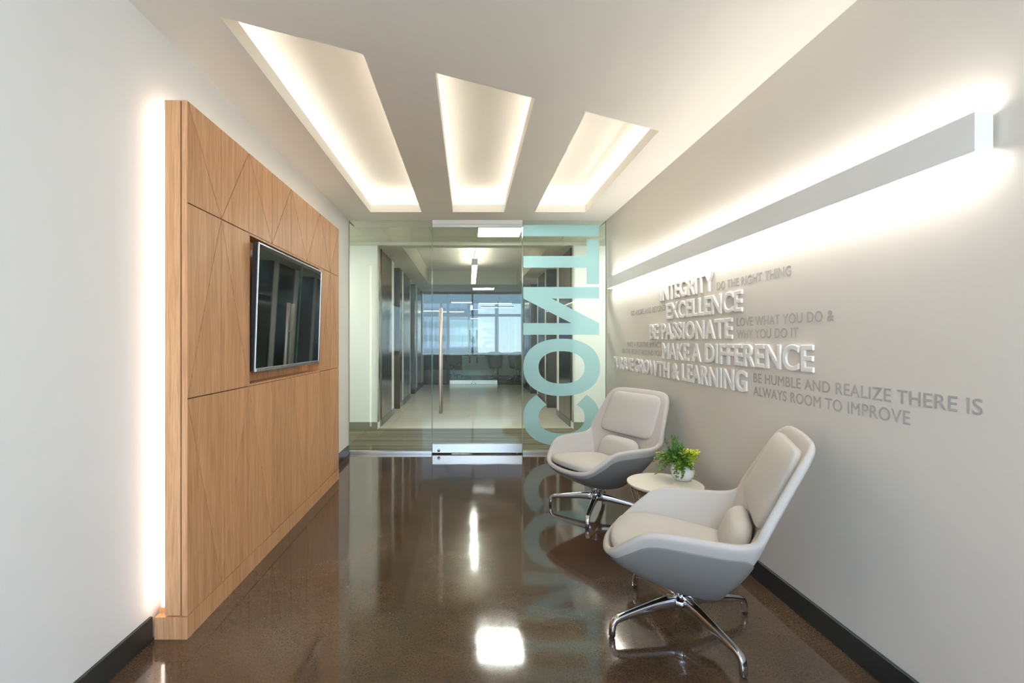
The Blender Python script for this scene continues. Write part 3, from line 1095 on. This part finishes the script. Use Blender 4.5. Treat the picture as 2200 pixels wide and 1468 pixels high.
def hull_pt(R, B, s):
    """from the belly (s=0) to the rim (s=1)"""
    rx, ry, rz = R
    bx, by, _ = B
    zb = 0.205
    bul = math.sin(PI * s) * (0.030 if rz < 0.6 else 0.030 * max(0, 1 - (rz - 0.6) / 0.25) + 0.006)
    d = Vector((rx - bx, ry - by))
    d = d.normalized() if d.length > 1e-6 else Vector((1, 0))
    e = s
    x = bx + (rx - bx) * e + d.x * bul
    y = by + (ry - by) * e + d.y * bul
    z = zb + (rz - zb) * s ** 1.08
    return (x, y, z)


NS = 12


def shell_mesh(s0, s1, cap):
    full_r = rim_h + [(x, -y, z) for x, y, z in rim_h[-2:0:-1]]
    full_b = bot_h + [(x, -y, z) for x, y, z in bot_h[-2:0:-1]]
    n = len(full_r)
    vs, fs = [], []
    for j in range(NS + 1):
        s = s0 + (s1 - s0) * j / NS
        for i in range(n):
            vs.append(hull_pt(full_r[i], full_b[i], s))
    for j in range(NS):
        for i in range(n):
            fs.append((j * n + i, j * n + (i + 1) % n, (j + 1) * n + (i + 1) % n, (j + 1) * n + i))
    if cap:
        c = len(vs)
        for q in (0.66, 0.33):
            for i in range(n):
                b = full_b[i]
                cx = -0.055
                vs.append((cx + (b[0] - cx) * q, b[1] * q, 0.205 - 0.008 * (1 - q)))
        rows = [0, c, c + n]
        for a, b in zip(rows[:-1], rows[1:]):
            for i in range(n):
                fs.append((b + i, b + (i + 1) % n, a + (i + 1) % n, a + i))
        vs.append((-0.055, 0, 0.196))
        k = len(vs) - 1
        for i in range(n):
            fs.append((k, c + n + (i + 1) % n, c + n + i))
    return vs, fs


def pillow(name, outline, thick, frame, m, parent, dome=0.6, nr=7, edge=0.5):
    """outline: closed list of 2D points round (0,0); frame = (origin, u, v, n)"""
    o, u, v, nn = [Vector(q) for q in frame]
    N = len(outline)
    mb = MB()
    vs, fs = [], []
    rr = [1 - (k / nr) ** 1.6 for k in range(nr)]
    prof = []
    for k in range(nr):       # top side from edge to centre
        r = rr[k]
        prof.append((r, edge * thick + (1 - edge) * thick * (1 - r ** (2 / dome * 1.5))))
    rows = [(0.965, 0.0), (1.0, 0.22 * thick)] + prof
    for r, hgt in rows:
        for (a, b) in outline:
            vs.append(o + u * a * r + v * b * r + nn * hgt)
    for j in range(len(rows) - 1):
        for i in range(N):
            fs.append((j * N + i, j * N + (i + 1) % N, (j + 1) * N + (i + 1) % N, (j + 1) * N + i))
    vs.append(o + nn * thick)
    k = len(vs) - 1
    l = (len(rows) - 1) * N
    for i in range(N):
        fs.append((l + i, l + (i + 1) % N, k))
    fs.append(tuple(range(N))[::-1])
    mb.add(vs, fs, True)
    return mb.build(name, m, parent, sub=1)


def rounded(poly, rad, n=5):
    out = []
    N = len(poly)
    for i in range(N):
        p, a, b = Vector(poly[i]), Vector(poly[i - 1]), Vector(poly[(i + 1) % N])
        da, db = (a - p), (b - p)
        r = min(rad, da.length * 0.45, db.length * 0.45)
        q0, q1 = p + da.normalized() * r, p + db.normalized() * r
        for k in range(n + 1):
            t = k / n
            out.append(tuple(q0 * (1 - t) ** 2 + p * 2 * t * (1 - t) + q1 * t * t))
    return out


def densify(poly, step=0.03):
    out = []
    N = len(poly)
    for i in range(N):
        a, b = Vector(poly[i]), Vector(poly[(i + 1) % N])
        n = max(1, int((b - a).length / step))
        out += [tuple(a + (b - a) * k / n) for k in range(n)]
    return out


def make_chair(loc, rz, label):
    r = empty('lounge_chair', loc, rz, label=label, cat='chair', group='grey swivel lounge chairs by the beige wall')
    vs, fs = shell_mesh(0.0, 1.0, True)
    sh = MB().add(vs, fs, True).build('shell', M['fabric'], r)
    sol = sh.modifiers.new('thick', 'SOLIDIFY')
    sol.thickness = 0.034
    sol.offset = -1
    sol.use_even_offset = False
    q = sh.modifiers.new('sub', 'SUBSURF')
    q.levels = q.render_levels = 2
    vs, fs = shell_mesh(0.0, 1.0, True)
    nn_ = len(rim_h) * 2 - 2
    top_ = {}
    for i in range(nn_):
        k_ = i if i < len(rim_h) else nn_ - i
        rz_ = rim_h[k_][2]
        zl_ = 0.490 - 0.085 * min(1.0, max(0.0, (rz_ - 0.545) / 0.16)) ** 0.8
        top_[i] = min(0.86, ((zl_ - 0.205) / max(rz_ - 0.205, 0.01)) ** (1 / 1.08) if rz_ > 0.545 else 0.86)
    full_r = rim_h + [(x, -y, z) for x, y, z in rim_h[-2:0:-1]]
    full_b = bot_h + [(x, -y, z) for x, y, z in bot_h[-2:0:-1]]
    hv = []
    for j in range(NS + 1):
        for i in range(nn_):
            q_ = hull_pt(full_r[i], full_b[i], top_[i] * j / NS)
            d_ = Vector((q_[0] + 0.05, q_[1], 0))
            d_ = d_.normalized() if d_.length > 1e-6 else Vector((0, 0, 0))
            hv.append((q_[0] + d_.x * 0.004, q_[1] + d_.y * 0.004, q_[2] - 0.004))
    hv += [(x, y, z - 0.005) for x, y, z in vs[(NS + 1) * nn_:]]
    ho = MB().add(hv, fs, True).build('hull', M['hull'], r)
    so = ho.modifiers.new('thick', 'SOLIDIFY')
    so.thickness = 0.003
    so.offset = -1
    q = ho.modifiers.new('sub', 'SUBSURF')
    q.levels = q.render_levels = 1
    # seat cushion
    oc = [(0.315, 0.0), (0.30, 0.14), (0.262, 0.225), (0.17, 0.262), (0.02, 0.262), (-0.14, 0.235), (-0.235, 0.19), (-0.245, 0.0)]
    oc = oc + [(x, -y) for x, y in oc[-2:0:-1]]
    oc = densify(rounded(oc, 0.06, 3))
    cx = 0.035
    oc = [(x - cx, y) for x, y in oc]
    t = 0.075
    pillow('seat_cushion', oc, 0.085, ((cx, 0, 0.345), (math.cos(t), 0, math.sin(t)), (0, 1, 0), (-math.sin(t), 0, math.cos(t))), M['cushion'], r, edge=0.55)
    # lumbar cushion
    a = math.radians(70)
    U, V, Nn = (0, 1, 0), (-math.cos(a), 0, math.sin(a)), (math.sin(a), 0, math.cos(a))
    ol = densify(rounded([(-0.235, -0.11), (0.235, -0.11), (0.185, 0.10), (-0.185, 0.10)], 0.09))
    pillow('lumbar_cushion', ol, 0.085, ((-0.252, 0, 0.445), U, V, Nn), M['cushion'], r, edge=0.4)
    # back cushion
    a = math.radians(66)
    V, Nn = (-math.cos(a), 0, math.sin(a)), (math.sin(a), 0, math.cos(a))
    ob = densify(rounded([(-0.282, -0.195), (0.282, -0.195), (0.256, 0.152), (-0.256, 0.152)], 0.075))
    pillow('back_cushion', ob, 0.062, ((-0.386, 0, 0.735), U, V, Nn), M['cushion'], r, edge=0.65)
    # swivel column and star base
    MB().lathe([(0.062, 0.196), (0.058, 0.186), (0.034, 0.176), (0.030, 0.150), (0.030, 0.13), (0.046, 0.128), (0.046, 0.100), (0.03, 0.092)], -0.0, 0, 28).build('swivel_column', M['chrome'], r)
    prof = [(math.copysign(abs(math.cos(t)) ** 0.55, math.cos(t)), math.copysign(abs(math.sin(t)) ** 0.55, math.sin(t))) for t in [2 * PI * k / 16 for k in range(16)]]
    for k in range(4):
        ang = math.radians(39.5 + 90 * k)
        c, s_ = math.cos(ang), math.sin(ang)
        path = [(0.02, 0.116), (0.06, 0.118), (0.12, 0.111), (0.20, 0.099), (0.28, 0.087), (0.322, 0.079), (0.342, 0.071), (0.352, 0.056), (0.356, 0.036), (0.358, 0.006)]
        rad = [(0.024, 0.028), (0.022, 0.027), (0.018, 0.024), (0.016, 0.020), (0.015, 0.0155), (0.0145, 0.0135), (0.0145, 0.013), (0.0145, 0.012), (0.0145, 0.0115), (0.0145, 0.011)]
        lg = MB().tube([(d * c, d * s_, z) for d, z in path], rad, prof=prof).build('leg', M['chrome'], r)
        MB().tube([(0.358 * c, 0.358 * s_, 0.0), (0.358 * c, 0.358 * s_, 0.007)], 0.011, 12).build('glide', M['black'], lg)
    return r


ch1 = make_chair((0.976, 2.228, 0), math.radians(155.5), 'pale grey swivel lounge chair nearest the viewer, seen from its side')
ch2 = copy_tree(ch1)
ch2.location = (0.972, 3.703, 0)
ch2.rotation_euler = (0, 0, math.radians(206.2))
ch2['label'] = 'pale grey swivel lounge chair farther back beside the glass wall, facing the room'

# ------------------------------------------------------------------ side table and plant
tb = empty('side_table', (1.225, 3.03, 0), label='small round white side table on wire legs between the two chairs', cat='side table')
MB().lathe([(0.218, 0.402), (0.224, 0.406), (0.226, 0.412), (0.226, 0.417), (0.222, 0.42)], 0, 0, 64, smooth=False).build('table_top', M['white_lam'], tb)
rg = MB().tube([(0.205 * math.cos(2 * PI * k / 48), 0.205 * math.sin(2 * PI * k / 48), 0.396) for k in range(49)], 0.005, 8, caps=False)
rg.build('upper_ring', M['chrome_dark'], tb)
rg = MB().tube([(0.13 * math.cos(2 * PI * k / 48), 0.13 * math.sin(2 * PI * k / 48), 0.0055) for k in range(49)], 0.005, 8, caps=False)
rg.build('floor_ring', M['chrome_dark'], tb)
for k in range(4):
    a = math.radians(198 + 90 * k)
    pts = []
    for d in (-0.42, 0.0, 0.42):
        ang = a + d
        pts.append((ang, 0.205 if d else 0.13, 0.394 if d else 0.006))
    P = [(q[1] * math.cos(q[0]), q[1] * math.sin(q[0]), q[2]) for q in pts]
    MB().tube([P[0], tuple(0.08 * x + 0.92 * y for x, y in zip(P[0], P[1])), P[1]], 0.0045, 8).tube([P[1], P[2]], 0.0045, 8).build('leg', M['chrome_dark'], tb)

pt = empty('potted_plant', (1.362, 3.085, 0.42), label='leafy green plants in a round white bowl on the small table', cat='plant')
MB().lathe([(0.028, 0.0), (0.046, 0.004), (0.064, 0.03), (0.071, 0.058), (0.066, 0.088), (0.052, 0.112), (0.047, 0.113), (0.047, 0.10), (0.03, 0.098)], 0, 0, 40).build('bowl', M['ceramic'], pt)
MB().lathe([(0.046, 0.092), (0.045, 0.101), (0.001, 0.106)], 0, 0, 24).build('soil', M['soil'], pt)


def leaf(mb, p, d, size, wid=0.6, cup=0.25):
    d = Vector(d).normalized()
    side = d.cross(Vector((random.uniform(-.4, .4), random.uniform(-.4, .4), 1))).normalized()
    up = side.cross(d).normalized()
    p = Vector(p)
    L_, W_ = size, size * wid * 0.5
    vs = [p, p + d * L_ * 0.35 + side * W_ + up * cup * W_, p + d * L_ * 0.35, p + d * L_ * 0.35 - side * W_ + up * cup * W_,
          p + d * L_ * 0.75 + side * W_ * 0.7, p + d * L_ * 0.75 - up * cup * W_ * 0.5, p + d * L_ * 0.75 - side * W_ * 0.7, p + d * L_ - up * cup * W_]
    mb.add(vs, [(0, 2, 1), (0, 3, 2), (1, 2, 5, 4), (2, 3, 6, 5), (4, 5, 7), (5, 6, 7)], False)


lf, st_ = MB(), MB()
for k in range(56):           # ivy stems: most droop over the left edge of the bowl
    a = random.uniform(0, 2 * PI) if k > 36 else random.uniform(PI * 0.70, PI * 1.55)
    rch = random.uniform(0.04, 0.15) if k <= 36 else random.uniform(0.04, 0.085)
    drop = random.uniform(-0.075, 0.06) if k <= 36 else random.uniform(-0.02, 0.10)
    P0 = Vector((0.025 * math.cos(a), 0.025 * math.sin(a), 0.10))
    P1 = P0 + Vector((math.cos(a) * rch * 0.5, math.sin(a) * rch * 0.5, 0.06 + max(0, drop) * 0.5))
    P2 = P0 + Vector((math.cos(a) * rch, math.sin(a) * rch, drop))
    pts = [P0 * (1 - t) ** 2 + P1 * 2 * t * (1 - t) + P2 * t * t for t in [i / 7 for i in range(8)]]
    st_.tube(pts, 0.0011, 5)
    for p in pts[2:]:
        for _ in range(3):
            leaf(lf, p, (math.cos(a) + random.uniform(-1, 1), math.sin(a) + random.uniform(-1, 1), random.uniform(-0.6, 0.8)), random.uniform(0.014, 0.024), 0.95)
lf.build('ivy_leaves', M['leaf'], pt)
st_.build('stems', M['stem'], pt)
lm = MB()
for k in range(420):          # lime clump at the back right
    a, rr_ = random.uniform(0, 2 * PI), 0.052 * random.random() ** 0.5
    p = Vector((0.030 + rr_ * math.cos(a) * 1.1, -0.022 + rr_ * math.sin(a), 0.118 + random.uniform(0, 0.075)))
    leaf(lm, p, (math.cos(a) + random.uniform(-.5, .5), math.sin(a) + random.uniform(-.5, .5), random.uniform(-0.1, 1.2)), random.uniform(0.010, 0.018), 0.8)
lm.build('lime_leaves', M['leaf_lime'], pt)
sk = MB()
for k in range(36):           # upright spiky sprigs
    bx, by = -0.045 + random.uniform(-0.045, 0.045), random.uniform(-0.035, 0.03)
    hgt = random.uniform(0.08, 0.185) * (1 - abs(bx + 0.045) * 7)
    p0, p1 = Vector((bx * 0.6, by * 0.6, 0.10)), Vector((bx * 1.25, by * 1.2, 0.105 + max(hgt, 0.05)))
    sk.tube([p0, p1], 0.0012, 5)
    for i in range(16):
        q = p0.lerp(p1, 0.25 + 0.75 * i / 15)
        a = random.uniform(0, 2 * PI)
        leaf(sk, q, (math.cos(a), math.sin(a), random.uniform(0.8, 1.8)), random.uniform(0.016, 0.028), 0.24)
sk.build('spiky_sprigs', M['leaf_spike'], pt)

# ------------------------------------------------------------------ far glass doors and the office
YO = 14.4
box('wall_office_header', M['lobby_ceiling'], -8, 8, YO - 0.03, YO + 0.06, ZL, 3.3, label='bulkhead above the far glass doors', cat='wall', kind=ST)
fg = empty('window_4', (0, YO, 0), label='far glass screen at the end of the lobby with dark mullions', cat='glass wall', kind=ST)
m = MB()
for x in (-0.63, ):
    m.box(x - 0.045, x + 0.045, -0.03, 0.03, 0, ZL)
for x in (0.86,):
    m.box(x - 0.012, x + 0.012, -0.02, 0.02, 0, ZL)
m.box(-1.35, -0.675, -0.02, 0.02, 0, 0.05).box(0.872, 1.54, -0.02, 0.02, 0, 0.05)
m.box(-1.35, 1.54, -0.025, 0.025, ZL - 0.04, ZL)
m.build('mullion', M['bronze'], fg)
MB().box(-1.35, -0.675, -0.005, 0.005, 0.05, ZL - 0.04).box(0.872, 1.54, -0.005, 0.005, 0.05, ZL - 0.04).build('pane', M['glass'], fg)
for i, (x0, x1, lab) in enumerate(((-0.58, 0.12, 'left leaf of the far pair of glass doors'), (0.128, 0.84, 'right leaf of the far pair of glass doors'))):
    d = empty('door_%d' % (2 + i), ((x0 + x1) / 2, YO, 0), label=lab, cat='door', kind=ST)
    hw_ = (x1 - x0) / 2
    MB().box(-hw_, hw_, -0.005, 0.005, 0.125, ZL - 0.05).build('pane', M['glass'], d)
    MB().box(-hw_, hw_, -0.022, 0.022, 0.005, 0.127).build('bottom_rail', M['steel'], d)
    hx_ = hw_ - 0.10 if i == 0 else -hw_ + 0.10
    MB().tube([(hx_, -0.06, 0.64), (hx_, -0.06, 1.63)], 0.016, 12).tube([(hx_, -0.06, 0.9), (hx_, 0, 0.9)], 0.008, 8).tube([(hx_, -0.06, 1.4), (hx_, 0, 1.4)], 0.008, 8).build('pull_handle', M['steel_trim'], d)
    MB().tube([(hx_ + (0.05 if i == 0 else -0.05), -0.03, 0.04), (hx_ + (0.05 if i == 0 else -0.05), -0.02, 0.04)], 0.014, 12).build('lock_cylinder', M['black'], d)

YW = 22.0
ZOC = 3.15
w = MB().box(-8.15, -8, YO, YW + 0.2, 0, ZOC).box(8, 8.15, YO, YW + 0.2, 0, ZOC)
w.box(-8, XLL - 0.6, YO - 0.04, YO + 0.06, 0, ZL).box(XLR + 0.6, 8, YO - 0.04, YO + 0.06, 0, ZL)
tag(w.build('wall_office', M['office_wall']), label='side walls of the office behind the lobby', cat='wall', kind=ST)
w = MB().box(-8, 8, YW, YW + 0.15, 0, 0.72).box(-8, 8, YW, YW + 0.15, 3.0, ZOC)
tag(w.build('wall_far', M['office_wall']), label='low wall under the office windows', cat='wall', kind=ST)
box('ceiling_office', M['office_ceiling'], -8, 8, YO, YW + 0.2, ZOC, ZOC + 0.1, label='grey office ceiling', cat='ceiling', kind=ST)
wf = empty('window_5', (0, YW + 0.05, 0.72), label='far office windows with dark frames and a blue city view', cat='window', kind=ST)
m = MB()
for k in range(-6, 7):
    x = 1.25 * k - 0.02
    m.box(x - 0.055, x + 0.055, -0.06, 0.06, 0, 2.28)
m.box(-8, 8, -0.05, 0.05, 1.68, 1.80).box(-8, 8, -0.05, 0.05, 0, 0.04)
m.build('window_frame', M['frame_dark'], wf)
MB().box(-8, 8, -0.004, 0.004, 0.04, 2.28).build('pane', M['pane'], wf)
box('trim_1', M['white_lam'], -8, 8, YW - 0.25, YW, 0.70, 0.735, label='pale window ledge running below the office windows', cat='window ledge', kind=ST)

ds = empty('reception_desk', (0.95, 17.6, 0), label='long white desk front standing in the office behind the far doors', cat='desk')
MB().box(-1.2, 1.45, -0.25, -0.22, 0.06, 0.72).box(-1.2, -1.16, -0.22, 0.4, 0.06, 0.72).box(1.41, 1.45, -0.22, 0.4, 0.06, 0.72).build('front_panel', M['desk'], ds)
MB().box(-1.22, 1.47, -0.28, 0.42, 0.72, 0.745).build('worktop', M['white_lam'], ds, bevel=0.004)
MB().box(-1.1, 1.4, -0.19, 0.3, 0.0, 0.06).build('toe_kick', M['frame_dark'], ds)


def shell_chair(name, loc, rz, m, label, cat, legs, group=None):
    r = empty(name, loc, rz, label=label, cat=cat, group=group)
    vs, fs = [], []
    na, nh = 20, 8
    for j in range(nh + 1):
        t = j / nh
        for i in range(na + 1):
            a = math.radians(-115 + 230 * i / na)
            hi = 0.95 - 0.17 * (abs(a) / 2.0) ** 2.2
            z = 0.44 + (hi - 0.44) * t
            rad = 0.20 + 0.06 * t ** 0.7
            vs.append((-rad * math.cos(a) * 0.95, rad * math.sin(a) * 1.05, z))
    for j in range(nh):
        for i in range(na):
            k = j * (na + 1) + i
            fs.append((k, k + 1, k + na + 2, k + na + 1))
    b = MB().add(vs, fs, True).build('backrest', m, r)
    so = b.modifiers.new('thick', 'SOLIDIFY')
    so.thickness = 0.02
    MB().lathe([(0.17, 0.405), (0.205, 0.42), (0.21, 0.445), (0.19, 0.46), (0.05, 0.455)], 0, 0, 28).build('seat', m, r)
    if legs == 'star':
        MB().tube([(0, 0, 0.06), (0, 0, 0.41)], 0.022, 12).build('column', M['chrome'], r)
        for k in range(5):
            a = 2 * PI * k / 5
            MB().tube([(0.02 * math.cos(a), 0.02 * math.sin(a), 0.085), (0.28 * math.cos(a), 0.28 * math.sin(a), 0.055), (0.29 * math.cos(a), 0.29 * math.sin(a), 0.002)], [0.018, 0.013, 0.012], 8).build('leg', M['chrome'], r)
    else:
        for k in range(4):
            a = PI / 4 + k * PI / 2
            MB().tube([(0.13 * math.cos(a), 0.13 * math.sin(a), 0.41), (0.25 * math.cos(a), 0.25 * math.sin(a), 0.001)], [0.014, 0.010], 8).build('leg', M['black'], r)
    return r


gc = shell_chair('office_chair', (0.86, 15.95, 0), math.radians(80), M['shell'], 'grey shell office chair on chrome star base, left of the pair beyond the glass', 'chair', 'star', 'grey shell chairs in front of the desk')
g2c = copy_tree(gc)
g2c.location = (1.53, 15.7, 0)
g2c.rotation_euler = (0, 0, math.radians(100))
g2c['label'] = 'grey shell office chair on chrome star base, beside the frosted O, right of the pair'
shell_chair('dining_chair', (1.62, 15.0, 0), math.radians(150), M['olive'], 'olive yellow shell chair with thin black legs behind the glass doors', 'chair', 'legs')

tk = empty('task_chair', (-0.56, 17.35, 0), math.radians(10), label='black mesh task chair seen sideways at the left end of the white desk', cat='chair')
bk = MB()
prf = [(-0.20, 0.50), (-0.23, 0.62), (-0.25, 0.75), (-0.29, 0.88), (-0.335, 0.98)]
vs, fs = [], []
for i, (x, z) in enumerate(prf):
    for k in range(7):
        y = -0.22 + 0.44 * k / 6
        vs.append((x - 0.04 * (1 - (y / 0.22) ** 2), y, z))
for i in range(len(prf) - 1):
    for k in range(6):
        fs.append((i * 7 + k, i * 7 + k + 1, (i + 1) * 7 + k + 1, (i + 1) * 7 + k))
b = bk.add(vs, fs, True).build('backrest', M['black'], tk)
b.modifiers.new('thick', 'SOLIDIFY').thickness = 0.025
MB().lathe([(0.20, 0.42), (0.24, 0.44), (0.24, 0.475), (0.2, 0.49)], 0, 0, 24).build('seat', M['black'], tk)
MB().tube([(0, 0, 0.07), (0, 0, 0.42)], 0.025, 12).build('column', M['chrome'], tk)
for k in range(5):
    a = 2 * PI * k / 5
    MB().tube([(0.02 * math.cos(a), 0.02 * math.sin(a), 0.09), (0.29 * math.cos(a), 0.29 * math.sin(a), 0.07), (0.3 * math.cos(a), 0.3 * math.sin(a), 0.002)], [0.02, 0.015, 0.015], 8).build('leg', M['black'], tk)

lp = empty('desk_lamp', (0.19, 17.75, 0.745), label='dark round headed lamp on a slim stem at the left of the desk', cat='lamp')
MB().lathe([(0.07, 0), (0.07, 0.012), (0.02, 0.018)], 0, 0, 20).build('base', M['frame_dark'], lp)
MB().tube([(0, 0, 0.015), (0.0, 0, 0.25), (-0.02, 0, 0.46)], 0.014, 10).build('stem', M['frame_dark'], lp)
MB().lathe([(0.03, 0.44), (0.075, 0.49), (0.09, 0.56), (0.08, 0.63), (0.05, 0.69), (0.01, 0.71)], -0.02, 0, 20).build('lamp_shade', M['frame_dark'], lp)
bw_ = empty('bowl', (0.61, 17.6, 0.745), label='small rounded dark bowl standing on the white desk', cat='bowl')
MB().lathe([(0.03, 0), (0.07, 0.02), (0.11, 0.07), (0.12, 0.12), (0.10, 0.12), (0.06, 0.04), (0.01, 0.03)], 0, 0, 24).build('body', M['chrome_dark'], bw_)

for i, (x0, x1, y, z, lab) in enumerate(((-1.15, -0.20, 18.6, 2.42, 'nearest the mullion'), (-0.62, 0.10, 16.6, 2.62, 'highest above the desk'), (0.35, 1.55, 17.6, 2.66, 'over the right of the desk'), (-2.4, -0.5, 20.2, 2.55, 'farthest, near the windows'), (0.5, 1.9, 20.6, 2.72, 'before the bright window'))):
    p = empty('linear_pendant', ((x0 + x1) / 2, y, z), label='thin lit office tube pendant ' + lab, cat='pendant light', group='thin tube pendants in the far office')
    h = (x1 - x0) / 2
    MB().box(-h, h, -0.04, 0.04, 0.0, 0.05).build('housing', M['white_metal'], p)
    MB().box(-h + 0.01, h - 0.01, -0.035, 0.035, -0.012, 0.0).build('lens', M['office_led'], p)
    for s_ in (-0.8, 0.8):
        MB().tube([(h * s_, 0, 0.05), (h * s_, 0, ZOC - z)], 0.003, 6).build('hanging_wire', M['steel'], p)

# outside
tw = empty('tower_outside', (-14.0, 125, -25), label='pale banded office tower filling the left of the far windows', cat='building')
MB().box(-30, 16.2, -4, 20, 0, 75).build('facade', M['tower'], tw)
MB().box(-30.3, 16.5, -4.3, 20.3, 75, 76).build('roof', M['white_wall'], tw)
box('ground_outside', M['ground'], -900, 900, 40, 1500, -41, -40, label='hazy blue city ground below the horizon', cat='ground', kind=ST)
